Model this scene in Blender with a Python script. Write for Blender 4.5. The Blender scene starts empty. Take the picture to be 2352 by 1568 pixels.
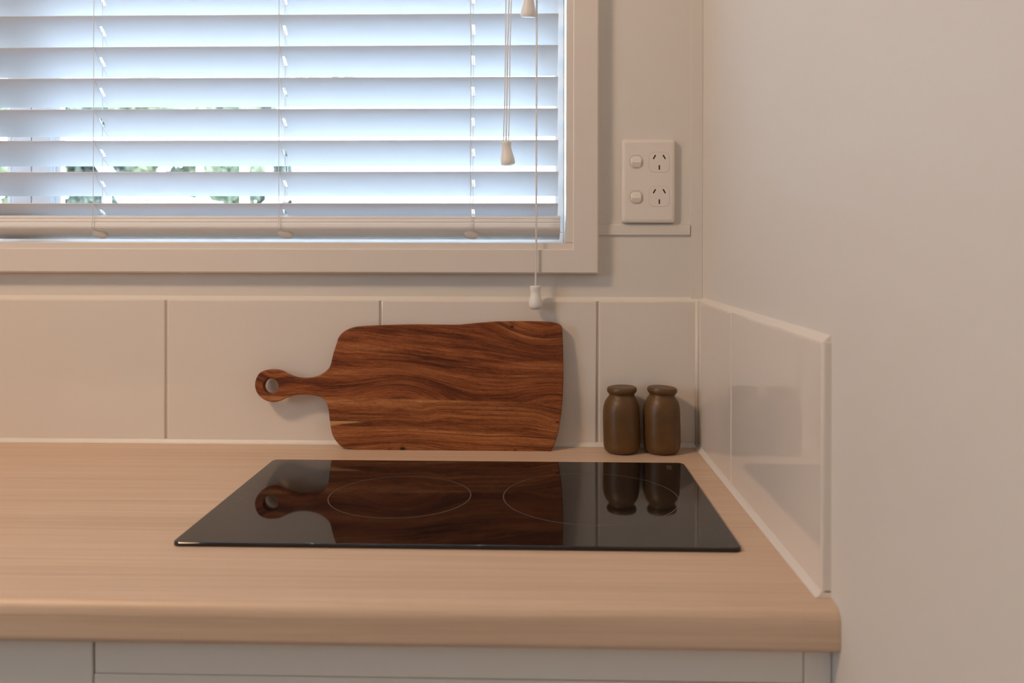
import bpy, bmesh, math, random
from mathutils import Vector, Matrix
random.seed(7)
PI = math.pi
sc = bpy.context.scene
COL = sc.collection

# ------------------------------------------------------------------ camera
CZ = 0.900                        # worktop height above the floor
FPX, CXP, CYP = 1937.5, 1176.0, 572.2
YAW, ROLL, PITCH = 0.0259, 0.0018, -0.0020
CAM = Vector((0.2134, -1.1696, CZ + 0.2748))
cd = bpy.data.cameras.new('camera')
cam = bpy.data.objects.new('camera', cd); COL.objects.link(cam)
cd.sensor_width = 36.0; cd.lens = 36.0 * FPX / 2352.0
cd.shift_y = -(784.0 - CYP) / 2352.0
cam.location = CAM
RC = Matrix.Rotation(YAW, 3, 'Z') @ Matrix.Rotation(PI/2 + PITCH, 3, 'X') @ Matrix.Rotation(ROLL, 3, 'Z')
cam.rotation_euler = RC.to_euler()
cd.clip_start = 0.02; cd.clip_end = 400
cd.dof.use_dof = True; cd.dof.focus_distance = 1.14; cd.dof.aperture_fstop = 6.3
sc.camera = cam

# ------------------------------------------------------------------ world
wd = bpy.data.worlds.new('sky'); sc.world = wd; wd.use_nodes = True
wn = wd.node_tree; bgn = wn.nodes['Background']
tc = wn.nodes.new('ShaderNodeTexCoord'); sx = wn.nodes.new('ShaderNodeSeparateXYZ'); rp = wn.nodes.new('ShaderNodeValToRGB')
wn.links.new(tc.outputs['Generated'], sx.inputs[0]); wn.links.new(sx.outputs['Z'], rp.inputs[0]); wn.links.new(rp.outputs[0], bgn.inputs[0])
rp.color_ramp.elements[0].color = (0.77, 0.865, 1.0, 1); rp.color_ramp.elements[1].color = (0.50, 0.72, 1.0, 1)
bgn.inputs[1].default_value = 11.9

# ------------------------------------------------------------------ lamps
def area(name, loc, target, size, energy, color, shape='DISK', sy=None):
    l = bpy.data.lights.new(name, 'AREA'); l.shape = shape; l.size = size
    if sy: l.size_y = sy
    l.energy = energy; l.color = color
    o = bpy.data.objects.new(name, l); COL.objects.link(o); o.location = loc
    o.rotation_euler = (Vector(target) - Vector(loc)).to_track_quat('-Z', 'Y').to_euler()
    return o
area('ceiling_lamp_light', (-0.98, -1.06, 2.36), (-0.1, -0.15, 1.0), 0.30, 18.2, (1.0, 0.665, 0.415))
pt = area('sky_portal', (-2.37, -1.90, 1.60), (0, -1.90, 1.60), 0.8, 1, (1, 1, 1), 'RECTANGLE', 0.8)
pt.data.cycles.is_portal = True
pt2 = area('sky_portal_kitchen', (-0.62, 0.125, 1.60), (-0.62, -1, 1.60), 1.8, 1, (1, 1, 1), 'RECTANGLE', 0.92)
pt2.data.cycles.is_portal = True

sc.view_settings.view_transform = 'Standard'; sc.view_settings.look = 'None'
sc.view_settings.exposure = 0.0; sc.view_settings.gamma = 1.0
sc.view_settings.use_curve_mapping = False

# ------------------------------------------------------------------ helpers
def ray(px, py):
    d = Vector(((px - CXP) / FPX, -(py - CYP) / FPX, -1.0))
    return RC @ d
def at_y(px, py, Y):
    r = ray(px, py); t = (Y - CAM.y) / r.y; return CAM + r * t
def at_z(px, py, Z):
    r = ray(px, py); t = (Z - CAM.z) / r.z; return CAM + r * t
def at_x(px, py, X):
    r = ray(px, py); t = (X - CAM.x) / r.x; return CAM + r * t

def obj(name, bm, mats, parent=None, smooth=True, loc=None, ang=35):
    me = bpy.data.meshes.new(name); bmesh.ops.recalc_face_normals(bm, faces=bm.faces); bm.to_mesh(me); bm.free()
    if smooth is not None:
        if smooth:
            try: me.set_sharp_from_angle(angle=math.radians(ang))
            except Exception: pass
        for p in me.polygons:                    # large axis-aligned faces stay truly flat, rounded edges are smooth
            n = p.normal; p.use_smooth = bool(smooth) and not (max(abs(n.x), abs(n.y), abs(n.z)) > .99999 and p.area > 4e-6)
    o = bpy.data.objects.new(name, me); COL.objects.link(o)
    for m in (mats if isinstance(mats, (list, tuple)) else [mats]): me.materials.append(m)
    if parent: o.parent = parent
    if loc is not None: o.location = loc
    return o
def tag(o, label, cat, group=None, kind=None):
    o['label'] = label; o['category'] = cat
    if group: o['group'] = group
    if kind: o['kind'] = kind
    return o
def thing(name, label, cat, loc=(0, 0, 0), group=None):
    o = bpy.data.objects.new(name, None); COL.objects.link(o); o.location = loc; o.empty_display_size = .02
    return tag(o, label, cat, group)
def struct(o, label=None):
    o['kind'] = 'structure'
    if label: o['label'] = label
    return o
def box(bm, lo, hi, bev=0.0, seg=2, mat=0):
    lo = Vector(lo); hi = Vector(hi)
    r = bmesh.ops.create_cube(bm, size=1.0)
    vs = r['verts']; c = (lo + hi) / 2; s = hi - lo
    for v in vs: v.co = Vector((v.co.x * s.x, v.co.y * s.y, v.co.z * s.z)) + c
    fs = {f for v in vs for f in v.link_faces}
    for f in fs: f.material_index = mat
    if bev > 0:
        es = list({e for v in vs for e in v.link_edges})
        bmesh.ops.bevel(bm, geom=es, offset=bev, segments=seg, profile=.5, affect='EDGES', material=-1)
def bxo(name, lo, hi, mat, parent=None, bev=0.0, seg=2):
    bm = bmesh.new(); box(bm, lo, hi, bev, seg); return obj(name, bm, mat, parent)
def lathe(bm, prof, n=48, c=(0, 0, 0)):
    rows = []
    for r, z in prof:
        if r < 1e-6: rows.append([bm.verts.new((c[0], c[1], c[2] + z))])
        else: rows.append([bm.verts.new((c[0] + r*math.cos(2*PI*i/n), c[1] + r*math.sin(2*PI*i/n), c[2] + z)) for i in range(n)])
    for a, b in zip(rows, rows[1:]):
        for i in range(n):
            j = (i+1) % n
            if len(a) == 1: bm.faces.new((a[0], b[j], b[i]))
            elif len(b) == 1: bm.faces.new((a[i], a[j], b[0]))
            else: bm.faces.new((a[i], a[j], b[j], b[i]))
def tube(bm, pts, r, n=8, twist=0.0, amp=0.0, caps=True):
    pts = [Vector(p) for p in pts]; rows = []; s = 0.0; up0 = None
    for k, p in enumerate(pts):
        t = (pts[min(k+1, len(pts)-1)] - pts[max(k-1, 0)]).normalized()
        if up0 is None: up0 = Vector((1, 0, 0)) if abs(t.x) < .8 else Vector((0, 1, 0))
        a = (up0 - t * up0.dot(t)).normalized(); b = t.cross(a)
        if k: s += (p - pts[k-1]).length
        row = []
        for i in range(n):
            th = 2*PI*i/n; rr = r * (1 + amp * math.cos(2*th - twist * s))
            row.append(bm.verts.new(p + a*(rr*math.cos(th)) + b*(rr*math.sin(th))))
        rows.append(row)
    for a, b in zip(rows, rows[1:]):
        for i in range(n): bm.faces.new((a[i], a[(i+1) % n], b[(i+1) % n], b[i]))
    if caps: bm.faces.new(rows[0]); bm.faces.new(rows[-1])
def prism_x(bm, prof, x0, x1):
    """closed (y, z) profile swept along x"""
    a = [bm.verts.new((x0, y, z)) for y, z in prof]; b = [bm.verts.new((x1, y, z)) for y, z in prof]
    n = len(prof)
    for i in range(n): bm.faces.new((a[i], a[(i+1) % n], b[(i+1) % n], b[i]))
    bm.faces.new(a); bm.faces.new(b)
def rrect(w, h, r, n=6):
    out = []
    for cx, cy, a0 in ((w/2-r, h/2-r, 0), (-w/2+r, h/2-r, PI/2), (-w/2+r, -h/2+r, PI), (w/2-r, -h/2+r, 1.5*PI)):
        for i in range(n+1):
            a = a0 + PI/2*i/n; out.append((cx + r*math.cos(a), cy + r*math.sin(a)))
    return out
def loft_xz(bm, loops, cap=True, mats=None):
    """loops: list of lists of Vector, equal length"""
    rows = [[bm.verts.new(p) for p in l] for l in loops]; n = len(rows[0])
    for k, (a, b) in enumerate(zip(rows, rows[1:])):
        for i in range(n):
            f = bm.faces.new((a[i], a[(i+1) % n], b[(i+1) % n], b[i]))
            if mats: f.material_index = mats[k]
    if cap:
        f = bm.faces.new(rows[-1]); f2 = bm.faces.new(rows[0])
        if mats: f.material_index = mats[-1]; f2.material_index = mats[0]
    return rows

# ------------------------------------------------------------------ materials
class Q:
    """small expression wrapper over shader math nodes"""
    def __init__(s, nt, k): s.nt = nt; s.k = k
    def _m(s, op, *o):
        n = s.nt.nodes.new('ShaderNodeMath'); n.operation = op
        for i, v in enumerate((s,) + o):
            if isinstance(v, Q): s.nt.links.new(v.k, n.inputs[i])
            else: n.inputs[i].default_value = float(v)
        return Q(s.nt, n.outputs[0])
    def __add__(s, o): return s._m('ADD', o)
    def __sub__(s, o): return s._m('SUBTRACT', o)
    def __mul__(s, o): return s._m('MULTIPLY', o)
    def exp(s): return s._m('EXPONENT')
    def pw(s, o): return s._m('POWER', o)
    def mx(s, o): return s._m('MAXIMUM', o)
    def mn(s, o): return s._m('MINIMUM', o)
def newmat(name, color=(.8, .8, .8), rough=.5, metal=0, spec=.5, coat=0, trans=0):
    m = bpy.data.materials.new(name); m.use_nodes = True
    p = m.node_tree.nodes['Principled BSDF']
    p.inputs['Base Color'].default_value = (*color, 1); p.inputs['Roughness'].default_value = rough
    p.inputs['Metallic'].default_value = metal; p.inputs['Specular IOR Level'].default_value = spec
    p.inputs['Coat Weight'].default_value = coat; p.inputs['Coat Roughness'].default_value = .12
    p.inputs['Transmission Weight'].default_value = trans
    return m
def ocoord(nt, kind='Object'):
    t = nt.nodes.new('ShaderNodeTexCoord'); return t.outputs[kind]
def vec(nt, x, y, z=0.0):
    c = nt.nodes.new('ShaderNodeCombineXYZ')
    for i, v in enumerate((x, y, z)):
        if isinstance(v, Q): nt.links.new(v.k, c.inputs[i])
        else: c.inputs[i].default_value = v
    return c.outputs[0]
def noise(nt, v, scale=1.0, detail=3, rough=.5, dist=0.0):
    n = nt.nodes.new('ShaderNodeTexNoise'); n.inputs['Scale'].default_value = scale; n.inputs['Detail'].default_value = detail
    n.inputs['Roughness'].default_value = rough; n.inputs['Distortion'].default_value = dist
    nt.links.new(v, n.inputs['Vector']); return Q(nt, n.outputs['Fac'])
def ramp(nt, q, stops, interp='LINEAR'):
    r = nt.nodes.new('ShaderNodeValToRGB'); r.color_ramp.interpolation = interp
    e = r.color_ramp.elements
    while len(e) < len(stops): e.new(.5)
    for el, (p, c) in zip(e, stops):
        el.position = p; el.color = (*c, 1) if len(c) == 3 else c
    nt.links.new(q.k, r.inputs[0]); return r.outputs[0]
def mixc(nt, fac, a, b, mode='MIX'):
    n = nt.nodes.new('ShaderNodeMix'); n.data_type = 'RGBA'; n.blend_type = mode
    for i, v in ((0, fac), (6, a), (7, b)):
        if isinstance(v, Q): nt.links.new(v.k, n.inputs[i])
        elif isinstance(v, bpy.types.NodeSocket): nt.links.new(v, n.inputs[i])
        elif isinstance(v, tuple): n.inputs[i].default_value = (*v, 1)
        else: n.inputs[i].default_value = v
    return n.outputs[2]
def bump(m, q, strength=.1, dist=.001):
    nt = m.node_tree; b = nt.nodes.new('ShaderNodeBump'); b.inputs['Strength'].default_value = strength; b.inputs['Distance'].default_value = dist
    nt.links.new(q.k, b.inputs['Height']); nt.links.new(b.outputs[0], nt.nodes['Principled BSDF'].inputs['Normal'])
def sepobj(nt):
    s = nt.nodes.new('ShaderNodeSeparateXYZ'); nt.links.new(ocoord(nt), s.inputs[0])
    return Q(nt, s.outputs[0]), Q(nt, s.outputs[1]), Q(nt, s.outputs[2])
def basecol(m, sock): m.node_tree.links.new(sock, m.node_tree.nodes['Principled BSDF'].inputs['Base Color'])

def paint(name, c, rough=.5, bs=.08, scale=260, var=.03):
    m = newmat(name, c, rough); nt = m.node_tree; v = ocoord(nt)
    n = noise(nt, v, 3.0, 3)
    d = tuple(x * (1 - var) for x in c); basecol(m, ramp(nt, n, [(.3, c), (.7, d)]))
    bump(m, noise(nt, v, scale, 2), bs, .0006); return m
M_wall = paint('painted_wall', (.755, .715, .655), .55)
M_wall2 = paint('painted_wall_taupe', (.70, .66, .61), .6)
M_ceil = paint('painted_ceiling', (.74, .73, .71), .7)
M_trim = paint('gloss_painted_trim', (.775, .715, .65), .35, .05, 120)
M_blind = paint('white_blind_plastic', (.84, .84, .84), .42, .03, 60, .01)
M_slat = paint('white_slat_plastic', (.84, .84, .84), .42, .03, 60, .01)
def translucent(m, f, c):
    n = m.node_tree; t = n.nodes.new('ShaderNodeBsdfTranslucent'); t.inputs[0].default_value = (*c, 1); x = n.nodes.new('ShaderNodeMixShader'); x.inputs[0].default_value = f
    n.links.new(n.nodes['Principled BSDF'].outputs[0], x.inputs[1]); n.links.new(t.outputs[0], x.inputs[2]); n.links.new(x.outputs[0], n.nodes['Material Output'].inputs[0])
translucent(M_slat, .26, (.80, .84, .90))
M_stile = newmat('sash_stile_shaded', (.58, .65, .74), .4)  # frame white turned blue-grey, the room-side shade is put into the colour
M_cord = newmat('white_cord', (.88, .86, .84), .8)
translucent(M_cord, .35, (.9, .9, .9))
M_knob = newmat('white_knob_plastic', (.86, .84, .81), .38)
M_plastic = newmat('outlet_plastic', (.81, .75, .685), .3)
M_groove_shade = newmat('outlet_groove_shade', (.26, .22, .18), .8)  # dark colour standing in for the shadow lines on the outlet
M_slot = newmat('pin_slot_black', (.012, .008, .006), .6)
M_alu = newmat('window_frame_white', (.74, .77, .80), .4)
M_caulk = paint('sealant', (.80, .745, .67), .4, .15, 90)
M_grout = newmat('grout', (.55, .47, .39), .85)
M_carc = newmat('cabinet_carcass_dark', (.05, .045, .04), .8)
M_cab = paint('cabinet_white', (.88, .81, .72), .45, .02, 30, .01)
M_timber = newmat('floor_timber', (.36, .25, .16), .5)

def m_tile():
    m = newmat('glazed_tile', (.78, .715, .64), .035); nt = m.node_tree
    v = ocoord(nt); m.node_tree.nodes['Principled BSDF'].inputs['IOR'].default_value = 1.58
    bump(m, noise(nt, v, 9.0, 1.0), .12, .004)
    basecol(m, ramp(nt, noise(nt, v, 5, 2), [(.3, (.765, .70, .625)), (.7, (.785, .725, .65))])); return m
M_tile = m_tile()

def m_laminate():
    m = newmat('pale_wood_laminate', (.7, .55, .42), .42); nt = m.node_tree
    x, y, z = sepobj(nt)
    c = y + z * .8
    w = noise(nt, vec(nt, x*1.2, c*9.0), 1.0, 2)
    q = c + w * .012
    a = noise(nt, vec(nt, x*2.2, q*170), 1.0, 4, .6)
    b = noise(nt, vec(nt, x*14, q*900), 1.0, 3, .6)
    d = noise(nt, vec(nt, x*.9, q*22), 1.0, 2)
    s = a * .5 + b * .22 + d * .28
    basecol(m, ramp(nt, s, [(.34, (.57, .405, .272)), (.5, (.675, .49, .345)), (.66, (.745, .56, .405))]))
    bump(m, b, .05, .0004); return m
M_lam = m_laminate()

def m_glass_black():
    m = newmat('black_ceramic_glass', (.006, .006, .007), .035); nt = m.node_tree
    m.node_tree.nodes['Principled BSDF'].inputs['IOR'].default_value = 1.56
    n = noise(nt, ocoord(nt), 14, 4, .6)
    nt.links.new(ramp(nt, n, [(.35, (.025,)*3), (.75, (.06,)*3)]), nt.nodes['Principled BSDF'].inputs['Roughness']); return m
M_hob = m_glass_black()
M_hobedge = newmat('cooktop_edge', (.012, .012, .014), .3)
M_mark = newmat('cooktop_print', (.11, .09, .075), .35)

def m_jar():
    m = newmat('brown_stoneware', (.1, .05, .02), .42); nt = m.node_tree
    v = ocoord(nt); n = noise(nt, v, 28, 5, .6); f = noise(nt, v, 500, 2)
    x, y, z = sepobj(nt)
    basecol(m, ramp(nt, n * .8 + f * .2, [(.3, (.088, .041, .010)), (.55, (.127, .062, .017)), (.75, (.165, .085, .028))]))
    bump(m, n, .10, .0015); return m
M_jar = m_jar()

def arch_glass():
    m = bpy.data.materials.new('window_glass'); m.use_nodes = True; nt = m.node_tree
    for n in list(nt.nodes): nt.nodes.remove(n)
    o = nt.nodes.new('ShaderNodeOutputMaterial'); t = nt.nodes.new('ShaderNodeBsdfTransparent'); g = nt.nodes.new('ShaderNodeBsdfGlossy')
    mx = nt.nodes.new('ShaderNodeMixShader'); lw = nt.nodes.new('ShaderNodeFresnel'); lw.inputs[0].default_value = 1.35
    g.inputs['Roughness'].default_value = .01; t.inputs[0].default_value = (.94, .97, .97, 1)
    nt.links.new(lw.outputs[0], mx.inputs[0]); nt.links.new(t.outputs[0], mx.inputs[1]); nt.links.new(g.outputs[0], mx.inputs[2]); nt.links.new(mx.outputs[0], o.inputs[0])
    return m
M_glass = arch_glass()

# ------------------------------------------------------------------ key positions
WX = 0.4471                                   # right wall face
WY = 0.0070                                   # back wall face (tiles 7 mm proud of it)
LX, FY, CH = -2.40, -3.00, 2.40               # left wall, front wall, ceiling height
HT = 0.2013                                   # tile height
csY = -0.012                                  # casing front
p_out = at_y(1375, 629, csY)                  # casing outer corner
p_in = at_y(1316, 572, csY)                   # casing inner corner
p_ln = at_y(1300, 557.5, -0.006)              # lining inner corner
wx1, wz0 = p_ln.x, p_ln.z
wx0, wz1 = -1.52, 2.06
print('casing', p_out, p_in, p_ln)

# ------------------------------------------------------------------ room shell
bxo_s = lambda n, lo, hi, m: struct(bxo(n, lo, hi, m))
# back wall with its window opening
bm = bmesh.new(); hx0, hx1, hz0, hz1 = wx0 - .012, wx1 + .012, wz0 - .012, wz1 + .012; T = .12
box(bm, (LX-.1, WY, -.1), (hx0, WY+T, CH+.1)); box(bm, (hx1, WY, -.1), (WX+.1, WY+T, CH+.1))
box(bm, (hx0, WY, -.1), (hx1, WY+T, hz0)); box(bm, (hx0, WY, hz1), (hx1, WY+T, CH+.1))
wall_back = struct(obj('wall_back', bm, M_wall), 'white painted back wall around the window above the tiles')
wall_right = struct(bxo('wall_right', (WX, FY-.1, -.1), (WX+.1, WY, CH+.1), M_wall), 'plain off-white painted side wall on the right')
bm = bmesh.new()
for lo, hi in (((LX-.1, FY, -.1), (LX, -2.3, CH+.1)), ((LX-.1, -1.5, -.1), (LX, WY, CH+.1)), ((LX-.1, -2.3, -.1), (LX, -1.5, 1.2)), ((LX-.1, -2.3, 2.0), (LX, -1.5, CH+.1))): box(bm, lo, hi)
struct(obj('wall_left', bm, M_wall2))
bxo_s('wall_front', (LX-.1, FY-.1, -.1), (WX, FY, CH+.1), M_wall2)
bxo_s('floor', (LX, FY, -.1), (WX, WY, 0), M_timber)
bxo_s('ceiling', (LX, FY, CH), (WX, WY, CH+.1), M_ceil)
w2 = bpy.data.objects.new('window_2', None); COL.objects.link(w2); struct(w2)
bm = bmesh.new()
for lo, hi in (((LX-.09, -2.3, 1.2), (LX-.04, -2.26, 2.0)), ((LX-.09, -1.54, 1.2), (LX-.04, -1.5, 2.0)), ((LX-.09, -2.26, 1.2), (LX-.04, -1.54, 1.24)), ((LX-.09, -2.26, 1.96), (LX-.04, -1.54, 2.0))):
    box(bm, lo, hi, .003)
obj('window_frame', bm, M_alu, w2)
bxo('pane', (LX-.068, -2.26, 1.24), (LX-.062, -1.54, 1.96), M_glass, w2)

# tiles on the back wall, each its own glazed piece over a grout bed
def tile_mesh(w, h, t=.0072, r=.0022):
    """local: x right, y out of the wall is -y, z up, origin at lower left rear"""
    bm = bmesh.new(); loops = []
    for ins, d in ((0, 0), (0, t - r), (r*.3, t - r*.3), (r, t)):
        l = [(x + w/2, z + h/2) for x, z in rrect(w - 2*ins, h - 2*ins, max(.0012 - ins*.3, .0006), 2)]
        loops.append([Vector((x, -d, z)) for x, z in l])
    loft_xz(bm, loops); return bm
J = .0026; TW = .302 - J
def tile(x0, x1, parent, z0=CZ + .0035):
    return obj('tile', tile_mesh(x1 - x0, HT - .0035), M_tile, parent, loc=(x0, WY, z0))
xs = [-.302 * k for k in range(7, 0, -1)] + [0, .302]
TXE = .4395
for x in xs:
    x1 = min(x + TW, TXE) if x < .3 else TXE
    tile(x + J/2, x1 + J/2 if x < .3 else TXE, wall_back)
tile(LX, -.302*7 - J/2, wall_back)
bxo('grout_bed', (LX, WY-.0054, CZ), (WX, WY+.001, CZ + HT - .001), M_grout, wall_back)
# tiles on the right wall
Ye, Yj = .5015, .197
def tile_r(ya, yb):                              # ya nearer to the corner
    o = obj('tile', tile_mesh(yb - ya, HT - .0035), M_tile, wall_right)
    o.rotation_euler = (0, 0, -PI/2); o.location = (WX, -ya, CZ + .0035); return o
tile_r(.0025, Yj - J/2); tile_r(Yj + J/2, Ye)
bxo('grout_bed', (WX-.0062, -Ye+.001, CZ), (WX+.001, WY-.001, CZ + HT - .001), M_grout, wall_right)
# sealant beads
def bead(name, pts, r, label):
    bm = bmesh.new(); tube(bm, pts, r, 8); return struct(obj(name, bm, M_caulk), label)
def cove(name, prof, x0, x1, side, label):
    bm = bmesh.new(); prism_x(bm, [(y - WY, z) for y, z in prof], x0, x1); o = obj(name, bm, M_caulk)
    o.location = (0, WY, CZ)
    if side: o.location = (WX, 0, CZ); o.rotation_euler = (0, 0, -PI/2)
    return struct(o, label)
LOW = [(WY, .0002), (-.0052, .0002), (-.0036, .0010), (-.0020, .0024), (-.0010, .0042), (-.0003, .0056), (WY, .0056)]
TOP = [(WY, HT + .0050), (WY - .0022, HT + .0030), (WY - .0046, HT + .0011), (WY - .0064, HT - .0004), (WY - .0050, HT - .003), (WY, HT - .003)]
cove('trim_1', LOW, LX, WX - .0072, False, 'thin white sealant bead between worktop and back tiles')
cove('trim_2', LOW, .0004, Ye, True, 'thin white sealant bead between worktop and side tiles')
cove('trim_3', TOP, LX, WX - .0005, False, 'painted sealant bead along the top of the back tiles')
cove('trim_4', TOP, .0004, Ye - .001, True, 'painted sealant bead along the top of the side tiles')
bead('trim_5', [(WX-.0085, -.0015, CZ+.003), (WX-.0085, -.0015, CZ+HT)], .0028, 'sealant bead in the tiled corner')
# corner strip and horizontal joint strip on the painted wall
pc = at_y(1586, 500, WY)
struct(bxo('trim_6', (pc.x, WY-.0022, CZ+HT+.002), (WX, WY+.001, CH), M_wall, None, .0006), 'narrow painted cover strip up the corner of the walls')
ph0 = at_y(1381, 515, WY); ph1 = at_y(1584, 540, WY)
struct(bxo('trim_7', (p_out.x, WY-.0035, ph1.z), (pc.x-.0006, WY+.001, ph0.z), M_wall, None, .0010), 'short horizontal painted strip below the power outlet')

# ------------------------------------------------------------------ window
w1 = bpy.data.objects.new('window_1', None); COL.objects.link(w1); w1.location = (0, 0, 0); struct(w1, 'white framed window behind the venetian blind')
cw = p_out.x - p_in.x; cz = p_in.z - p_out.z
def casing_piece(a, b, c, d):                    # outer a->b, inner d->c, mitred board with a shallow front chamfer
    bm = bmesh.new(); base = [Vector((p[0], WY, p[1])) for p in (a, b, c, d)]
    front = [Vector((p[0], csY+.003, p[1])) for p in (a, b, c, d)]
    cen = sum(((Vector((p[0], 0, p[1]))) for p in (a, b, c, d)), Vector()) / 4
    inn = []
    k = .0030
    oa, ob, oc, od = [Vector(p) for p in (a, b, c, d)]
    def shift(p, q, r_):  # move p toward q by k
        return p + (q - p).normalized() * r_
    ia, id_ = shift(oa, od, k), shift(od, oa, k*.6); ib, ic = shift(ob, oc, k), shift(oc, ob, k*.6)
    top = [Vector((p.x, csY, p.y)) for p in (ia, ib, ic, id_)]
    loft_xz(bm, [base, front, top]); return obj('casing', bm, M_trim, w1)
ox1, oz0 = p_out.x, p_out.z; ix1, iz0 = p_in.x, p_in.z
ix0, iz1 = wx0 - (ix1 - wx1), wz1 + (ix1 - wx1); ox0, oz1 = ix0 - cw, iz1 + cw
casing_piece((ox0, oz0), (ox1, oz0), (ix1, iz0), (ix0, iz0))
casing_piece((ox1, oz0), (ox1, oz1), (ix1, iz1), (ix1, iz0))
casing_piece((ox1, oz1), (ox0, oz1), (ix0, iz1), (ix1, iz1))
casing_piece((ox0, oz1), (ox0, oz0), (ix0, iz0), (ix0, iz1))
lb = (ix1 - wx1) + .004
LB = .116                                         # lining depth
bxo('sill', (wx0-lb, -.006, wz0-lb), (wx1+lb, LB, wz0), M_trim, w1, .0012)
bxo('jamb', (wx1, -.006, wz0), (wx1+lb, LB, wz1), M_trim, w1, .0012)
bxo('jamb', (wx0-lb, -.006, wz0), (wx0, LB, wz1), M_trim, w1, .0012)
bxo('head_lining', (wx0-lb, -.006, wz1), (wx1+lb, LB, wz1+lb), M_trim, w1, .0012)
# aluminium frame and sliding sash
fy0, fy1 = .082, .114
fi = at_y(1275, 460, fy0)
fw = wx1 - fi.x; fzb = wz0 + .016
bm = bmesh.new()
box(bm, (wx0, fy0, wz0), (wx1, fy1, fzb), .0015); box(bm, (wx0, fy0, wz1-.02), (wx1, fy1, wz1), .0015)
box(bm, (fi.x, fy0, fzb), (wx1, fy1, wz1-.02), .0015); box(bm, (wx0, fy0, fzb), (wx0+fw, fy1, wz1-.02), .0015)
obj('window_frame', bm, M_alu, w1)
def stile(pa, pb, y0, y1, nm='sash_stile'):
    a = at_y(pa, 400, y0).x; b = at_y(pb, 400, y0).x
    return bxo(nm, (a, y0, fzb), (b, y1, wz1-.02), M_alu, w1, .0012)
stile(16, 25, .086, .104, 'glazing_bead'); stile(26, 71.5, .080, .104); stile(72.5, 117, .079, .104)
for o_ in w1.children:
    if o_.name.startswith('sash_stile'): o_.data.materials[0] = M_stile
stile(118, 124, .086, .104, 'glazing_bead'); stile(126, 139, .090, .104, 'glazing_bead')
xm = at_y(26, 400, .09).x; xm2 = at_y(117, 400, .09).x
bxo('pane', (xm2, .0965, fzb), (fi.x, .1005, wz1-.02), M_glass, w1)
bxo('pane', (wx0+fw, .0965, fzb), (xm, .1005, wz1-.02), M_glass, w1)

# ------------------------------------------------------------------ venetian blind
blind = thing('venetian_blind', 'white venetian blind with tilted slats hanging in the window', 'blind', (0, 0, 0))
sfy = .012; SD = .038
slat_px = 467.0
z_ref = [at_y(640, 467 - 72.1*k, sfy).z for k in range(7)]
pitch = (z_ref[-1] - z_ref[0]) / 6
sx1 = at_y(1282.5, 300, sfy).x; sx0 = wx0 + .012
lad_px = [215, 641, 1081]
lad_x = [at_y(p, 250, sfy-.002).x for p in lad_px]
dl = lad_x[1] - lad_x[0]
lad_all = [lad_x[0] - 2*dl, lad_x[0] - dl] + lad_x
def slat_mesh(drop):
    """crowned slat, 50 mm deep, with a routed slot at every ladder for the lift cord"""
    n = 9; th = .0028; W = math.hypot(SD, drop); ux, uz = SD/W, -drop/W; nx, nz = drop/W, SD/W
    T_, B_ = [], []
    for i in range(n+1):
        q = i/n; cr = .0018 * (1 - (2*q-1)**2); e = .5*th*(.45 if i in (0, n) else 1)
        y = ux*W*q + nx*cr; z = uz*W*q + nz*cr
        T_.append((y + nx*e, z + nz*e)); B_.append((y - nx*e, z - nz*e))
    X_ = [sx0]
    for lx in lad_all: X_ += [lx + .0004, lx + .0046]
    X_.append(sx1); bm = bmesh.new()
    V = [[[bm.verts.new((x, y, z)) for y, z in P] for x in X_] for P in (T_, B_)]
    hole = lambda c, i: c % 2 == 1 and 3 <= i <= 5
    for P in V:
        for c in range(len(X_)-1):
            for i in range(n):
                if not hole(c, i): bm.faces.new((P[c][i], P[c+1][i], P[c+1][i+1], P[c][i+1]))
    t_, b_ = V
    for c in range(len(X_)-1):
        for i in (0, n): bm.faces.new((t_[c][i], t_[c+1][i], b_[c+1][i], b_[c][i]))
        if c % 2 == 1:
            for i in (3, 6): bm.faces.new((t_[c][i], t_[c+1][i], b_[c+1][i], b_[c][i]))
            for cc in (c, c+1):
                for i in (3, 4, 5): bm.faces.new((t_[cc][i], t_[cc][i+1], b_[cc][i+1], b_[cc][i]))
    for c in (0, -1):
        for i in range(n): bm.faces.new((t_[c][i], t_[c][i+1], b_[c][i+1], b_[c][i]))
    return bm
nsl = int((wz1 - .06 - z_ref[0]) / pitch) + 1
slat_meshes = {}
fronts = []
for k in range(nsl):
    z = z_ref[0] + pitch*k; drop = .0304 + min(k, 6)*.0008 + (.0006 if k > 2 else 0)
    if k == 0: drop = .024
    fronts.append((z, drop))
    key = round(drop, 5)
    if key not in slat_meshes:
        bm = slat_mesh(drop)
        o = obj('slat', bm, M_slat, blind, loc=(0, sfy, z)); slat_meshes[key] = o.data
    else:
        o = bpy.data.objects.new('slat', slat_meshes[key]); COL.objects.link(o); o.parent = blind; o.location = (0, sfy, z)
    o.location.x += random.uniform(-.0006, .0006); o.rotation_euler[1] = random.uniform(-.0006, .0006)
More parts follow.
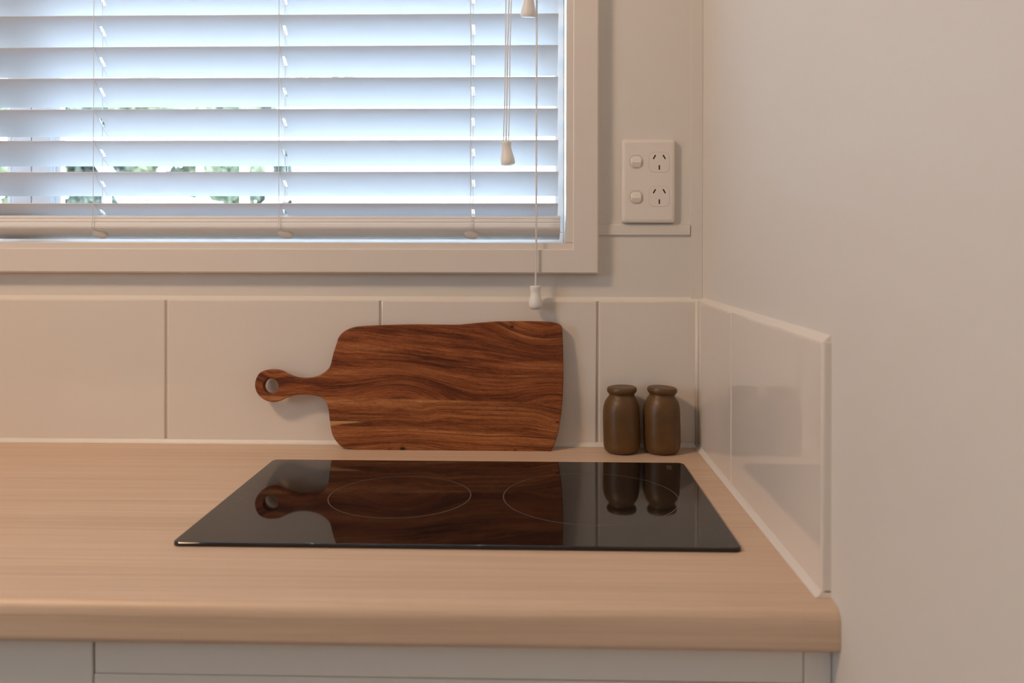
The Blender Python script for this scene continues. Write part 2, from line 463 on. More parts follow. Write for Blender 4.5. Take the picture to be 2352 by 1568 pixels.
# bottom rail
E_ = CAM.z
def RP(y, py): return (y, at_y(700, py, y).z)
prof = [RP(.016, 495.0), RP(.0095, 496.5), RP(.0090, 500.5), RP(.0100, 502.0), RP(.0078, 503.5), RP(.0072, 508.5), RP(.0080, 511), RP(.0066, 513), RP(.0060, 520), RP(.0068, 524), RP(.0095, 528),
        RP(.024, 536), RP(.042, 545), RP(.050, 549.5), RP(.054, 548), (.056, RP(.05, 540)[1]), (.050, RP(.016, 495)[1] - .010), (.034, RP(.016, 495)[1] - .003)]
rx1 = at_y(1287, 520, .006).x
bm = bmesh.new(); prism_x(bm, prof, sx0 - .003, rx1)
rail = obj('bottom_rail', bm, M_blind, blind, ang=12)
# buttons under the rail
def button(px, py):
    y = .024; a = at_y(px, py, y); bm = bmesh.new()
    lathe(bm, [(0, -.0032), (.0060, -.0030), (.0094, -.0018), (.0103, 0), (.0100, .0008), (0, .0008)], 28)
    o = obj('cord_button', bm, M_knob, rail)
    o.location = Vector((a.x, y - .002, RP(.024, 536)[1] - .0012)); o.rotation_euler = (-math.radians(17) - .25, math.radians(7), 0)
    return o
for px in (231, 656, 1083): button(px, 538)
headz = wz1 - .045
bxo('headrail', (sx0-.004, .004, headz), (sx1+.004, .058, wz1-.002), M_blind, blind, .002)
# ladders: front cord, rear cord, a rung under each slat; lift cord through the middle
for lx in lad_all:
    bm = bmesh.new(); jx = lambda: random.uniform(-.0005, .0005)
    pts = [(lx + jx(), sfy - .0022, z) for z, d in fronts]
    zb = RP(.006, 515)[1]
    low = [(lx + .0015, .0035, RP(.0035, 512)[1]), (lx + .0005, .0030, RP(.003, 522)[1]), (lx + .004, .012, RP(.012, 531)[1]), (lx + .0085, .019, RP(.019, 534)[1])]
    tube(bm, low[::-1] + pts + [(lx, sfy - .002, headz)], .00058, 6)
    obj('ladder_cord', bm, M_cord, blind)
    bm = bmesh.new()
    ptb = [(lx + jx(), sfy + SD + .002, z - d) for z, d in fronts]
    tube(bm, [(lx, sfy + SD, RP(.05, 545)[1])] + ptb + [(lx, sfy + SD + .002, headz)], .00055, 6)
    obj('ladder_cord', bm, M_cord, blind)
    for z, d in fronts:
        bm = bmesh.new(); W = math.hypot(SD, d); ny, nz = -d/W, -SD/W
        off = .0022
        mid = (lx - .0006 + jx(), sfy + SD*.5 + ny*(off+.0012), z - d*.5 + nz*(off-.0012))
        tube(bm, [(lx, sfy - .002, z + .0003), (lx + .0005, sfy + ny*off + SD*.1, z - d*.1 + nz*off), mid, (lx + .0012, sfy + SD*.9 + ny*off, z - d*.9 + nz*off), (lx, sfy + SD + .0015, z - d)], .0006, 6)
        obj('ladder_rung', bm, M_cord, blind)
    bm = bmesh.new()
    tube(bm, [(lx + .002, sfy + SD*.5, RP(.03, 538)[1])] + [(lx + .002 + jx(), sfy + SD*.5, z) for z, d in fronts] + [(lx + .002, sfy + SD*.5, headz)], .0006, 6)
    obj('lift_cord', bm, M_cord, blind)

# ------------------------------------------------------------------ pull cords with bell knobs
def dense(pts, step=.0011):
    out = []
    for a, b in zip(pts, pts[1:]):
        a, b = Vector(a), Vector(b); n = max(1, int((b-a).length/step)); out += [a.lerp(b, i/n) for i in range(n)]
    return out + [Vector(pts[-1])]
KN = [(0, 0), (.0030, 0), (.0030, .0022), (.0042, .0018), (.0050, .0004), (.0066, .0012), (.0086, .0045), (.0092, .0085), (.0088, .0130), (.0074, .0180), (.0066, .0225), (.0066, .0258), (.0074, .0280), (.0077, .0305), (.0075, .0322), (.0068, .0328), (.0022, .0328), (.0, .0322)]
BELL = [(0, .0060), (.0040, .0040), (.0058, .0006), (.0080, 0), (.0094, .0006), (.0102, .0024), (.0102, .0060), (.0094, .0110), (.0080, .0165), (.0070, .0215), (.0067, .0255), (.0072, .0280), (.0077, .0300), (.0076, .0320), (.0066, .0328), (.0022, .0328), (0, .0322)]
def pull(name, label, px, py_top, py_bot, y, cords, group=None, tilt=0, tiltx=0, KN=KN):
    a = at_y(px, py_top, y); b = at_y(px, py_bot, y); s = (a.z - b.z) / .0328
    t = thing(name, label, 'cord', (a.x, y, b.z), group)
    bm = bmesh.new(); lathe(bm, [(r*s*1.0, z*s) for r, z in KN], 36)
    k = obj('knob', bm, M_knob, t); k.rotation_euler = (tiltx, tilt, 0)
    topv = Matrix.Rotation(tilt, 3, 'Y') @ Matrix.Rotation(tiltx, 3, 'X') @ Vector((0, 0, .0328*s))
    for c in cords:                              # c: list of (px, py) above the knob
        pts = [topv + Vector((c[0][0], 0, -.003))]
        for q, (qx, qy) in enumerate(c[1:]):
            w = at_y(qx, qy, y); pts.append(Vector((w.x - a.x, c[0][1]*min(1, q), w.z - b.z)))
        w = pts[-1]; pts.append(Vector((w.x, w.y + (.004), headz - b.z)))
        bm = bmesh.new(); tube(bm, dense(pts), c[0][2], 8, 2*PI/.0028, .16); obj('cord', bm, M_cord, t)
    return t
pull('pull_cord', 'longest blind cord, its white knob hanging below the window frame over the tiles', 1230, 656, 711, -.0165,
     [[(0, 0, .00125), (1231.5, 600), (1232, 300), (1233, 0)]])
pull('pull_cord', 'blind cords gathered into one white bell knob at mid window height', 1167, 325, 379, -.012,
     [[(-.0035, .0, .00085), (1159, 240), (1161, 120), (1162, 0)], [(.0, .001, .0011), (1164, 240), (1165.5, 120), (1169, 0)], [(.0035, .0015, .00085), (1170, 240), (1171, 120), (1174, 0)]], tilt=-.09, KN=BELL)
pull('pull_cord', 'short blind cord with its white knob cut by the top of the photo', 1213.5, -16, 40, -.016,
     [[(-.001, 0, .0009), (1212, -60), (1211, -120)], [(.001, 0, .0009), (1214, -60), (1213, -120)]], tilt=.03, tiltx=.22, KN=BELL)

# ------------------------------------------------------------------ power outlet
a = at_y(1429, 319.5, -.003); b = at_y(1551, 511.5, -.003)
pcx, pcz = (a.x + b.x)/2, (a.z + b.z)/2; pw, phh = b.x - a.x, a.z - b.z
outlet = thing('power_outlet', 'white double power outlet with two switches on the wall beside the window', 'power outlet', (pcx, WY, pcz))
bm = bmesh.new(); lo = []
for ins, d in ((0, .0003), (0, .0060), (.0009, .0082), (.0026, .0092), (.0048, .0096)):
    lo.append([Vector((x, -d, z)) for x, z in rrect(pw - 2*ins, phh - 2*ins, .0032, 5)])
loft_xz(bm, lo); obj('cover_plate', bm, M_plastic, outlet)
PF = .0096
def onplate(px, py):
    w = at_y(px, py, WY - PF); return w.x - pcx, w.z - pcz
def rface(name, px, py, w, h, r, dep, shade_rim, parent, hump=None):
    x, z = onplate(px, py); bm = bmesh.new()
    loops = [[Vector((x+u, -PF + .0002, z+v)) for u, v in rrect(w + 2*shade_rim, h + 2*shade_rim, r + shade_rim, 6)],
             [Vector((x+u, -PF - .00005, z+v)) for u, v in rrect(w + 2*shade_rim, h + 2*shade_rim, r + shade_rim, 6)],
             [Vector((x+u, -PF - .00005, z+v)) for u, v in rrect(w, h, r, 6)],
             [Vector((x+u, -PF - dep*.7, z+v)) for u, v in rrect(w, h, r, 6)],
             [Vector((x+u, -PF - dep, z+v)) for u, v in rrect(w - dep*1.2, h - dep*1.2, r, 6)]]
    loft_xz(bm, loops, True, [1, 1, 0, 0, 0]); return obj(name, bm, [M_plastic, M_groove_shade], parent)  # the dark outer rim is a painted shadow line, nothing is cut in
for py in (371.5, 453.0):
    rface('switch_surround', 1461.5, py, .0186, .0186, .0068, .00035, .00022, outlet)
    x, z = onplate(1461.5, py)
    bm = bmesh.new()                              # rocker: upper half tips outwards, lower half falls back
    R = rrect(.0152, .0166, .0060, 6)
    def dd(v): return .0006 + .0024*((.0083 - v)/.0093 if v > -.001 else max(0, (v + .0083)/.0073))
    zs = [.0083 - .0166*i/16 for i in range(17)]
    def halfw(v):
        k = abs(v) - (.0083 - .0060); return .0076 if k <= 0 else .0016 + math.sqrt(max(0, .0060**2 - k*k))
    rows = []
    for v in zs:
        w_ = halfw(min(max(v, -.00825), .00825)); row = []
        for s in (-1, -.94, -.8, 0, .8, .94, 1):
            edge = 0 if abs(s) == 1 else (.7 if abs(s) == .94 else 1)
            if abs(v) > .0082: edge = 0
            row.append(bm.verts.new((x + s*w_, -PF - .0003 - edge*dd(v), z + v)))
        rows.append(row)
    for r0, r1 in zip(rows, rows[1:]):
        for i in range(6): bm.faces.new((r0[i], r0[i+1], r1[i+1], r1[i]))
    obj('rocker_switch', bm, M_plastic, outlet, ang=22)
    # thin dark ring round the rocker, painted shade instead of a real gap
    bm = bmesh.new(); loft_xz(bm, [[Vector((x+u, -PF - .00042, z+v)) for u, v in rrect(.0158, .0172, .0063, 6)], [Vector((x+u, -PF - .00046, z+v)) for u, v in rrect(.0150, .0164, .0060, 6)]], False)
    obj('switch_gap_shade', bm, M_groove_shade, outlet)
for py in (372.5, 451.0):
    f = rface('socket_face', 1514.3, py, .0278, .0276, .0068, .0004, .00018, outlet)
    for dx, dz, an, ln in ((-11.2, -12, -30, .0064), (11.2, -12, 30, .0064), (0, 12, 0, .0064)):
        x, z = onplate(1514.3 + dx, py + dz); bm = bmesh.new()
        box(bm, (-.0009, -.0012, -ln/2), (.0009, .0, ln/2))
        o = obj('pin_slot', bm, M_slot, f, smooth=False); o.location = (x, -PF + .0007, z); o.rotation_euler = (0, math.radians(-an), 0)

# ------------------------------------------------------------------ worktop
yf = -.5235; th = .034
bm = bmesh.new(); r = .011; P = [(-.001 + WY, CZ), ]
for i in range(9): an = PI/2*i/8; P.append((yf + r - r*math.sin(an), CZ - r + r*math.cos(an)))
r2 = .005
for i in range(6): an = PI/2*i/5; P.append((yf + r2 - r2*math.cos(an), CZ - th + r2 - r2*math.sin(an)))
P += [(yf + .03, CZ - th), (yf + .03, CZ - th + .002), (WY-.001, CZ - th + .002)]
prism_x(bm, P, LX + .0005, WX - .0003)
wt = tag(obj('worktop', bm, M_lam), 'pale wood-grain laminate worktop with a rounded front edge', 'worktop')

# ------------------------------------------------------------------ cabinets below
gz = CZ - th; cf = -.505
gx = at_y(214.5, 1500, cf).x; flx = at_y(1847, 1500, cf).x; dz_ = at_y(700, 1553.5, cf).z
def cabinet(name, label, x0, x1, group=None):
    t = thing(name, label, 'cabinet', ((x0+x1)/2, -.25, 0), group); c = Vector(t.location)
    def pb(n, lo, hi, m, bev=0):
        bm = bmesh.new(); box(bm, Vector(lo) - c, Vector(hi) - c, bev); return obj(n, bm, m, t)
    pb('body', (x0, cf + .0185, .12), (x1, WY - .01, gz), M_carc); pb('plinth', (x0, cf + .06, 0), (x1, cf + .075, .12), M_cab)
    return t, pb
t, pb = cabinet('base_cabinet', 'white base cabinet under the cooktop, right of the dark gap', gx, flx)
pb('drawer_front', (gx + .0009, cf, dz_ + .0002), (flx - .0004, cf + .018, gz - .0015), M_cab, .0012)
pb('drawer_front', (gx + .0009, cf - .0004, .125), (flx - .0004, cf + .018, dz_ - .0002), M_cab, .0006)
t, pb = cabinet('base_cabinet', 'white base cabinet left of the dark gap below the worktop', gx - .6, gx)
pb('door', (gx - .599, cf, .125), (gx - .0009, cf + .018, gz - .0015), M_cab, .0012)
t, pb = cabinet('base_cabinet', 'white base cabinet outside the photo at the far left', LX + .002, gx - .6)
pb('door', (LX + .004, cf, .125), (gx - .601, cf + .018, gz - .0015), M_cab, .0012)
tag(bxo('filler_panel', (flx, cf + .0004, .12), (WX - .0004, cf + .018, gz - .0003), M_cab, None, .0008), 'narrow white filler strip between cabinet and right wall', 'panel')

# ------------------------------------------------------------------ cooktop
c00 = at_z(404.5, 1247, CZ + .004); c10 = at_z(1700, 1257, CZ + .004); c01 = at_z(618, 1055, CZ + .004); c11 = at_z(1572, 1061.5, CZ + .004)
hx0, hx1 = (c00.x + c01.x)/2, (c10.x + c11.x)/2; hy0, hy1 = (c00.y + c10.y)/2, (c01.y + c11.y)/2
print('hob', hx0, hx1, hy0, hy1, hx1-hx0, hy1-hy0, c00, c10, c01, c11)
hob = thing('cooktop', 'black glass two-zone electric cooktop set into the pale worktop', 'cooktop', ((hx0+hx1)/2, (hy0+hy1)/2, CZ))
w_, h_ = hx1 - hx0, hy1 - hy0
def hl(ins, z, r=.007): return [Vector((x, y, z)) for x, y in rrect(w_ - 2*ins, h_ - 2*ins, r, 8)]
bm = bmesh.new(); loft_xz(bm, [hl(.0012, .0003), hl(0, .0006), hl(0, .0034), hl(.0004, .0039), hl(.0013, .0041)], True, [1, 1, 0, 0, 0])
obj('glass_top', bm, [M_hob, M_hobedge], hob)
HZ = .00412
def ring(px, py, rr, wd=.0010):
    c = at_z(px, py, CZ + HZ) - Vector(hob.location); bm = bmesh.new(); n = 96
    a = [bm.verts.new((c.x + (rr-wd)*math.cos(2*PI*i/n), c.y + (rr-wd)*math.sin(2*PI*i/n), HZ)) for i in range(n)]
    b = [bm.verts.new((c.x + rr*math.cos(2*PI*i/n), c.y + rr*math.sin(2*PI*i/n), HZ)) for i in range(n)]
    for i in range(n): bm.faces.new((a[i], a[(i+1) % n], b[(i+1) % n], b[i]))
    o = obj('zone_ring', bm, M_mark, hob); return o
def ring_from(pxl, pxr, pyt, pyb):
    t_, b_ = at_z((pxl+pxr)/2, pyt, CZ + HZ), at_z((pxl+pxr)/2, pyb, CZ + HZ)
    cy = (t_.y + b_.y)/2; zc = cy - CAM.y; rr = (pxr - pxl)/2/FPX*zc*.992
    import_c = Vector((0, cy, 0))
    # pixel of the centre
    px = (pxl+pxr)/2; lo, hi = pyt, pyb
    for _ in range(30):
        m = (lo+hi)/2
        if at_z(px, m, CZ + HZ).y > cy: lo = m
        else: hi = m
    print('ring', rr, (t_.y-b_.y)/2); return ring(px, lo, (rr + (t_.y-b_.y)/2)/2 if abs(rr-(t_.y-b_.y)/2) < .006 else rr)
ring_from(753, 1085, 1093.5, 1190); ring_from(1153.5, 1559.5, 1086.5, 1206)
# small printed control marks, plain strokes
bm = bmesh.new()
def dash(px0, py0, px1, py1, w=.0005):
    a = at_z(px0, py0, CZ + HZ) - Vector(hob.location); b = at_z(px1, py1, CZ + HZ) - Vector(hob.location); d = (b-a).normalized(); n = Vector((-d.y, d.x, 0))*w
    bm.faces.new([bm.verts.new(Vector((p.x, p.y, HZ))) for p in (a-n, b-n, b+n, a+n)])
for k in range(7): x = 545 + k*7; y = 1152 - k*5.6; dash(x, y, x+3.2, y - 2.6 - (k % 2), .0007)
for k in range(4): dash(1531 + 3*k, 1068 + (k % 2), 1534 + 3*k, 1078, .00035)
obj('control_marks', bm, M_mark, hob)['kind'] = 'stuff'

# ------------------------------------------------------------------ shakers
def shaker(px, label, tilt, rot):
    y = -.0315; c = at_y(px, 960, y)
    bm = bmesh.new(); k = 1.0
    prof = [(0, .0004), (.0150, .0004), (.0195, .0012), (.0228, .0042), (.0242, .0090), (.0247, .0160), (.0248, .0300), (.0247, .0450), (.0245, .0560), (.0238, .0625), (.0221, .0683), (.0198, .0725), (.0178, .0750), (.0169, .0770), (.0171, .0788),
            (.0189, .0806), (.0200, .0827), (.0201, .0850), (.0191, .0872), (.0165, .0882), (.0100, .0879), (0, .0877)]
    lathe(bm, [(r_*k, z) for r_, z in prof], 56)
    for v in bm.verts: v.co.x += .0004*math.sin(v.co.z*90 + rot); 
    for v in bm.verts:
        if v.co.z > .07: v.co.z += (v.co.x) * tilt
    o = obj('shaker', bm, M_jar); o.location = (c.x, y, CZ); o.rotation_euler = (0, 0, rot)
    return tag(o, label, 'shaker', 'brown stoneware shakers')
shaker(1427.5, 'brown stoneware jar-shaped shaker nearer the wooden board', 0.02, .0)
shaker(1520, 'brown stoneware jar-shaped shaker nearer the right-hand wall', -.05, .15)

# ------------------------------------------------------------------ cutting board
# front face plane: foot 31 mm off the tiles, top edge of the back face touching them
BY0, BT = -.0310, .0130
lean = math.atan2(.0175, .190)
cb = thing('cutting_board', 'reddish-brown wooden cutting board with ring handle leaning on the tiles', 'cutting board', (0, BY0, CZ))
cb.rotation_euler = (-lean, 0, 0)
Rb = Matrix.Rotation(-lean, 3, 'X')
def bp(X, Y):
    """zoomed-crop position on the board's front face -> local (u, w)"""
    px, py = 560 + X/3.0154, 700 + Y/3.0158
    r_ = ray(px, py); n = Rb @ Vector((0, -1, 0)); o = Vector((0, BY0, CZ))
    t_ = (o - CAM).dot(n) / r_.dot(n); q = Rb.inverted() @ (CAM + r_*t_ - o); return q.x, q.z
OUT = [(640,270),(655,225),(690,185),(740,160),(800,148),(900,142),(1050,137),(1200,134),(1350,136),(1480,136),(1600,126),(1720,116),(1850,112),(2000,112),(2100,116),(2160,124),(2195,140),(2206,170),(2209,230),(2213,350),(2214,500),(2210,620),(2200,740),(2185,850),(2165,930),(2140,990),(2115,1026),(2080,1033),(1900,1030),(1700,1025),(1550,1019),(1400,1013),(1300,1014),(1200,1020),(1080,1027),(1000,1021),(900,1012),(800,1003),(720,995),(670,978),(635,940),(612,900),(600,850),(592,790),(585,730),(570,680),(540,645),(500,629),(440,623),(380,622),(330,632),(280,650),(240,668),(200,674),(150,662),(110,635),(85,600),(75,560),(80,520),(100,480),(130,458),(170,448),(220,449),(260,460),(310,485),(360,502),(420,508),(480,500),(530,482),(570,455),(595,425),(608,380),(620,330)]
ctrl = [Vector(bp(*p)) for p in OUT]
zmin = min(c.y for c in ctrl); print('board zmin', zmin)
def catmull(c, m=4):
    out = []; n = len(c)
    for i in range(n):
        p0, p1, p2, p3 = c[i-1], c[i], c[(i+1) % n], c[(i+2) % n]
        for k in range(m):
            t_ = k/m; out.append(.5*((2*p1) + (p2-p0)*t_ + (2*p0-5*p1+4*p2-p3)*t_**2 + (3*p1-p0-3*p2+p3)*t_**3))
    return out
oc = catmull(ctrl)
def inset(loop, d, sgn):
    out = []; n = len(loop)
    for i in range(n):
        t_ = (loop[(i+1) % n] - loop[i-1]).normalized(); nn = Vector((t_.y, -t_.x)) * sgn; out.append(loop[i] + nn*d)
    return out
area2 = sum(oc[i].x*oc[(i+1) % len(oc)].y - oc[(i+1) % len(oc)].x*oc[i].y for i in range(len(oc)))
sg = 1 if area2 < 0 else -1
hc = Vector(bp(185, 562)); hr = (Vector(bp(237, 562)) - Vector(bp(133, 562))).length/2
hole = [hc + Vector((math.cos(2*PI*i/40), math.sin(2*PI*i/40)))*hr for i in range(40)]
hole_big = lambda d: [hc + (p - hc)*(1 + d/hr) for p in hole]
rr = .0016
lv = [(rr, 0), (rr*.3, rr*.3), (0, rr), (0, BT - rr), (rr*.3, BT - rr*.3), (rr, BT)]
def board_solid():
    bm = bmesh.new()
    def rows(loopf):
        R_ = []
        for ins, d in lv: R_.append([bm.verts.new((p.x, d, p.y)) for p in loopf(ins)])
        for a_, b_ in zip(R_, R_[1:]):
            n = len(a_)
            for i in range(n): bm.faces.new((a_[i], a_[(i+1) % n], b_[(i+1) % n], b_[i]))
        return R_
    A = rows(lambda d: inset(oc, d, sg)); H = rows(hole_big)
    for e in (0, -1):
        ed = []
        for L in (A[e], H[e]):
            for i in range(len(L)):
                q = bm.edges.get((L[i], L[(i+1) % len(L)])); ed.append(q)
        bmesh.ops.triangle_fill(bm, use_beauty=True, use_dissolve=False, edges=ed)
    bmesh.ops.recalc_face_normals(bm, faces=bm.faces); return bm
s0, s1 = Vector(bp(100, 627)), Vector(bp(2200, 679)); sd = (s1 - s0).normalized(); sn = Vector((-sd.y, sd.x))
def stave(upper, mat):
    bm = board_solid()
    bmesh.ops.bisect_plane(bm, geom=bm.verts[:] + bm.edges[:] + bm.faces[:], dist=1e-6, plane_co=(s0.x, 0, s0.y), plane_no=(sn.x, 0, sn.y), clear_inner=upper, clear_outer=not upper)
    bmesh.ops.holes_fill(bm, edges=[e for e in bm.edges if e.is_boundary], sides=0)
    return obj('stave', bm, mat, cb)

def wood(name, gauss, slope, knots, seed, pal, streak=1.0, wedge=None, lines=0.0, tone=()):
    m = newmat(name, (.3, .1, .04), .48, spec=.25); nt = m.node_tree; x, y, z = sepobj(nt)
    q = z + x*slope
    for (X, Y, su, sw, A) in gauss:
        u0, w0 = bp(X, Y); a_ = (x - u0)*(1/su); b_ = (z - w0)*(1/sw)
        q = q + ((a_*a_ + b_*b_) * -1.0).exp() * A
    kq = None
    for (X, Y, rk, A) in knots:
        u0, w0 = bp(X, Y); a_ = (x - u0)*(.8/rk); b_ = (z - w0)*(1/rk); e_ = ((a_*a_ + b_*b_) * -1.0).exp() * A
        kq = e_ if kq is None else kq + e_
        a2 = (x - u0)*(.25/rk); b2 = (z - w0)*(.45/rk); q = q + ((a2*a2 + b2*b2) * -1.0).exp() * (b_ * rk * -.35)
    q = q + noise(nt, vec(nt, x*9, z*14, seed), 1, 2) * .009
    yy = y * .6
    coarse = noise(nt, vec(nt, x*3.2, q*62, seed + .3), 1, 3, .55)
    mid = noise(nt, vec(nt, x*9, q*260, seed + 1.7), 1, 4, .65)
    fine = noise(nt, vec(nt, x*70, q*1500, seed + 3.1), 1, 3, .6)
    pore = noise(nt, vec(nt, x*150, q*2400, seed + 5.1), 1, 2, .5)
    fleck = noise(nt, vec(nt, x*42, q*620, seed + 7.7), 1, 3, .7)
    v = coarse*.36 + mid*.28 + fine*.14 + fleck*.22
    v = (v - .5)*1.65 + .5
    for (X, Y, su, sw, A) in tone:
        u0, w0 = bp(X, Y); a_ = (x - u0)*(1/su); b_ = (z - w0)*(1/sw)
        v = v + ((a_*a_ + b_*b_) * -1.0).exp() * A
    col = ramp(nt, v, pal)
    dk = noise(nt, vec(nt, x*5.0, q*105, seed + 9.0), 1, 3, .6)
    dkf = ramp(nt, dk, [(.30, (1, 1, 1)), (.44, (0, 0, 0))]); 
    nd = nt.nodes.new('ShaderNodeSeparateColor'); nt.links.new(dkf, nd.inputs[0])
    col = mixc(nt, Q(nt, nd.outputs[0]) * .75 * streak, col, (.045, .016, .007))
    if lines:
        ln = noise(nt, vec(nt, x*1.6, q*470, seed + 13.0), 1, 2, .4)
        lf = ramp(nt, ln, [(.36, (1, 1, 1)), (.43, (0, 0, 0))]); n2 = nt.nodes.new('ShaderNodeSeparateColor'); nt.links.new(lf, n2.inputs[0])
        col = mixc(nt, Q(nt, n2.outputs[0]) * (fleck * 1.2).mn(1) * lines, col, (.045, .015, .007))
    pf = ramp(nt, pore, [(.33, (.45, .40, .38)), (.47, (1, 1, 1))]); col = mixc(nt, .8, col, pf, 'MULTIPLY')
    if wedge:                                   # pale sapwood wedge tapering to the right
        u0, w0 = bp(590, 803); u1, w1_ = bp(880, 812); 
        tt = (x - u0)*(1/(u1-u0)); top = (z - w0)*-1.0; depth = (tt*-1 + 1.0)*.0075 + (mid - .5)*.006
        ins_ = ((depth - top)*420).mx(0).mn(1) * (top*2500).mx(0).mn(1) * ((x*-1 + u1)*300).mx(0).mn(1)
        col = mixc(nt, ins_*.85, col, mixc(nt, mid, (.50, .25, .095), (.66, .38, .17)))
    if kq is not None: col = mixc(nt, kq.mn(.93), col, (.014, .006, .004))
    basecol(m, col); bump(m, fine*.6 + pore*.4, .10, .0004); return m
PAL_U = [(.30, (.060, .016, .006)), (.42, (.155, .040, .011)), (.51, (.26, .073, .020)), (.60, (.36, .118, .038)), (.72, (.50, .215, .092))]
PAL_L = [(.30, (.075, .021, .007)), (.42, (.19, .055, .016)), (.51, (.30, .095, .027)), (.60, (.39, .140, .046)), (.72, (.54, .245, .100))]
M_up = wood('acacia_upper', gauss=[(1110, 640, .060, .034, -.034), (2050, 90, .055, .05, .030), (2180, 720, .06, .05, -.030), (200, 560, .02, .03, .008)], slope=.11, knots=
            [(1858, 150, .0022, 1.0), (1222, 617, .0013, .5)], seed=1.0, pal=PAL_U, streak=.95, tone=[(820, 300, .05, .011, .07), (1950, 470, .09, .012, .05), (1700, 378, .10, .0045, -.10), (1130, 610, .05, .009, -.08), (2130, 190, .022, .013, -.09), (1250, 330, .05, .008, -.06), (400, 560, .035, .015, .04), (900, 460, .06, .012, .045), (1500, 230, .10, .010, .0), (1900, 620, .07, .008, -.04)])
M_lo = wood('acacia_lower', gauss=[(1230, 740, .016, .02, .0035), (980, 1010, .09, .022, -.014), (2185, 800, .022, .020, .008), (700, 960, .06, .02, .008)], slope=.02, knots=
            [(1100, 998, .0030, 1.3), (1012, 1001, .0018, .6), (1812, 1012, .0020, .7), (1880, 1010, .0020, .9), (2172, 812, .0017, .9)], seed=4.0, pal=PAL_L, streak=.8, wedge=True, lines=.85, tone=[(1300, 680, .30, .005, .07), (1500, 880, .20, .010, .03), (700, 780, .06, .006, -.06), (1800, 990, .12, .007, .05), (760, 960, .04, .007, -.04)])
stave(True, M_up); stave(False, M_lo)

# ------------------------------------------------------------------ outside, seen through the gaps between the slats
M_conc = newmat('pale_concrete', (.62, .60, .56), .9)
M_white = paint('white_weatherboard', (.86, .86, .85), .6, .05, 20, .02)
def m_leaf(name, a_, b_):
    m = newmat(name, a_, .7); nt = m.node_tree; basecol(m, ramp(nt, noise(nt, ocoord(nt), 2.2, 3), [(.35, a_), (.65, b_)])); return m
M_leaf = m_leaf('foliage', (.11, .135, .075), (.27, .28, .15)); M_leaf2 = m_leaf('foliage_blue', (.09, .11, .09), (.20, .21, .15))
M_bark = newmat('bark', (.16, .12, .09), .9)
GZ = -.30
g = struct(bxo('ground', (-30, WY + .3, GZ - .2), (30, 60, GZ), M_conc), 'pale concrete yard outside')
def dirpos(px, py, dist): return at_y(px, py, dist)
# white pergola frame
pd = 6.5
zt = dirpos(600, 324, pd).z; zt2 = dirpos(600, 296, pd).z
perg = thing('pergola', 'white timber pergola frame outside, seen through the blind gaps', 'pergola', (dirpos(600, 400, pd).x, pd, GZ))
pl = Vector(perg.location)
def pbx(n, lo, hi): bm = bmesh.new(); box(bm, Vector(lo) - pl, Vector(hi) - pl, .004); return obj(n, bm, M_white, perg)
def X(px): return dirpos(px, 400, pd).x
pbx('beam', (X(-400), pd, zt), (X(1500), pd + .09, zt2))
for px, wpx in ((455, 8), (558, 14), (615, 10), (240, 10), (1195, 8), (990, 8)):
    pbx('post', (X(px - wpx/2), pd + .005, GZ), (X(px + wpx/2), pd + .085, zt))
def brace(x0, y0, x1, y1, w):
    a_, b_ = dirpos(x0, y0, pd + .04), dirpos(x1, y1, pd + .04); d = (b_ - a_).normalized(); n = Vector((-d.z, 0, d.x))*w; bm = bmesh.new()
    f_ = [a_-n, b_-n, b_+n, a_+n]; loft_xz(bm, [[p - pl - Vector((0, .02, 0)) for p in f_], [p - pl + Vector((0, .02, 0)) for p in f_]]); obj('brace', bm, M_white, perg)
brace(215, 345, 300, 480, .055); brace(560, 520, 720, 385, .05)
# white neighbouring building on the right
hd = 9.0
h0 = dirpos(672, 460, hd).x; h1 = dirpos(1600, 460, hd).x; he = dirpos(900, 300, hd).z
hs = thing('house', 'white weatherboard building outside behind the right half of the blind', 'building', ((h0+h1)/2, hd, GZ)); pl = Vector(hs.location)
def hbx(n, lo, hi, m, bev=0): bm = bmesh.new(); box(bm, Vector(lo) - pl, Vector(hi) - pl, bev); return obj(n, bm, m, hs)
hbx('wall', (h0, hd + .02, GZ), (h1, hd + 4, he), M_white)
nb = int((he - GZ)/.15)
for i in range(nb):
    bm = bmesh.new(); z0 = GZ + i*.15
    prism_x(bm, [(-.012, z0 - GZ), (.021, z0 - GZ), (.021, z0 - GZ + .15), (.006, z0 - GZ + .15)], h0 - pl.x, h1 - pl.x); obj('weatherboard', bm, M_white, hs)
M_roof = newmat('roof_grey', (.5, .52, .55), .6)
bm = bmesh.new(); prism_x(bm, [(-.35, he - GZ), (-.35, he - GZ + .06), (2.2, he - GZ + .95), (4.4, he - GZ + .06), (4.4, he - GZ)], h0 - pl.x - .3, h1 - pl.x + .3); obj('roof', bm, M_roof, hs)
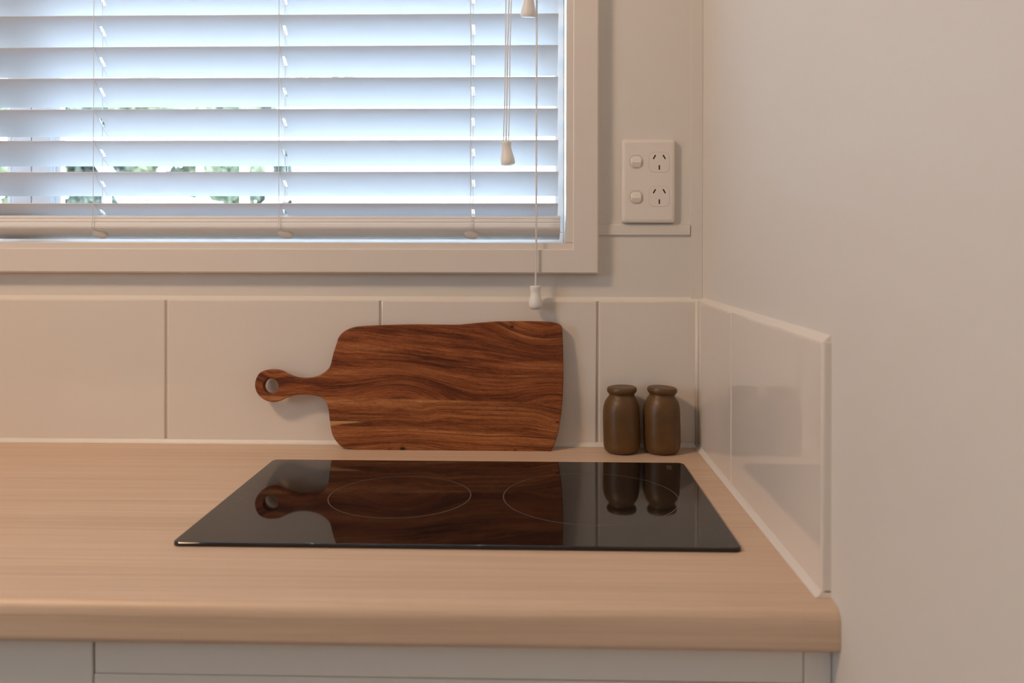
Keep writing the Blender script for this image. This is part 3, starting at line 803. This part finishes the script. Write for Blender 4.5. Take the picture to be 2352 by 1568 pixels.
# parked van
vd = 8.0
va, vb = dirpos(293, 450, vd), dirpos(385, 450, vd)
van = thing('van', 'white van parked outside, its roof just above the blind rail', 'vehicle', ((va.x+vb.x)/2, vd, GZ)); pl = Vector(van.location)
vt = dirpos(400, 446, vd).z - GZ; L = (vb.x - va.x)
bm = bmesh.new()
prv = [(-L*.5, .35), (-L*.5, .9), (-L*.44, 1.05), (-L*.36, vt - .03), (-L*.30, vt), (L*.46, vt), (L*.5, vt - .08), (L*.5, .35)]
A_ = [Vector((x, 0, z)) for x, z in prv]; B_ = [Vector((x, 1.7, z)) for x, z in prv]; loft_xz(bm, [A_, B_]); obj('body', bm, M_white, van)
M_red = newmat('red_paint', (.6, .04, .04), .5); M_dk = newmat('dark_rubber', (.03, .03, .03), .7)
for px in (314, 338, 468):
    q = dirpos(px, 459, vd); bm = bmesh.new()
    if px > 450: continue
    x = q.x - pl.x; z = q.z - GZ
    lo_ = [Vector((x - .03, -.004, z - .02)), Vector((x + .035, -.004, z - .02)), Vector((x, -.004, z + .03))]
    loft_xz(bm, [lo_, [p + Vector((0, .006, 0)) for p in lo_]]); obj('side_marking', bm, M_red, van)
for sx_ in (-.3, .3):
    bm = bmesh.new(); r_ = bmesh.ops.create_cone(bm, cap_ends=True, segments=24, radius1=.33, radius2=.33, depth=1.74); 
    for v_ in bm.verts: v_.co = Vector((v_.co.x + sx_*L, v_.co.z + .86, v_.co.y + .33))
    obj('wheel', bm, M_dk, van)
# trees: trunk plus a crown of many small leaf blades
def tree(name, label, px, d, w, h, zc, n, mat, seed):
    rnd = random.Random(seed); c = dirpos(px, 400, d)
    t = thing(name, label, 'tree', (c.x, d, GZ), 'trees beyond the yard')
    bm = bmesh.new(); tube(bm, [(0, 0, 0), (.05, 0, zc*.5), (0, .02, zc)], .12, 8); obj('trunk', bm, M_bark, t)
    bm = bmesh.new(); cl = [(rnd.uniform(-w, w)*.75, rnd.uniform(-.9, .9), zc + rnd.uniform(-h, h)*.75, rnd.uniform(.35, .6)) for _ in range(26)]
    for i in range(n):
        cx, cy, cz_, r_ = rnd.choice(cl); v = Vector((rnd.gauss(0, 1), rnd.gauss(0, 1), rnd.gauss(0, 1))).normalized()*r_*rnd.uniform(.7, 1)*w*.55
        p = Vector((cx, cy, cz_)) + v; a1 = Vector((rnd.gauss(0, 1), rnd.gauss(0, 1), rnd.gauss(0, 1))).normalized(); b1 = a1.orthogonal().normalized()
        s = rnd.uniform(.06, .12)
        bm.faces.new([bm.verts.new(p - a1*s), bm.verts.new(p + b1*s*.45), bm.verts.new(p + a1*s), bm.verts.new(p - b1*s*.45)])
    o = obj('crown', bm, mat, t, smooth=None); o['kind'] = 'stuff'
tree('tree', 'leafy tree outside left of the sliding sash', -60, 12, 1.3, 1.7, 2.6, 9000, M_leaf, 1)
tree('tree', 'dark green tree outside just right of the sliding sash', 195, 15.5, 1.6, 1.9, 2.9, 11000, M_leaf2, 2)
tree('tree', 'green tree outside between the left and middle blind cords', 420, 12, 1.2, 1.7, 2.6, 9000, M_leaf, 3)
tree('tree', 'bluish green tree outside behind the middle blind cords', 620, 15.5, 1.2, 1.9, 2.9, 9000, M_leaf2, 4)
tree('tree', 'light green treetop outside above the white building', 760, 20, 1.6, 1.5, 4.6, 7000, M_leaf, 5)
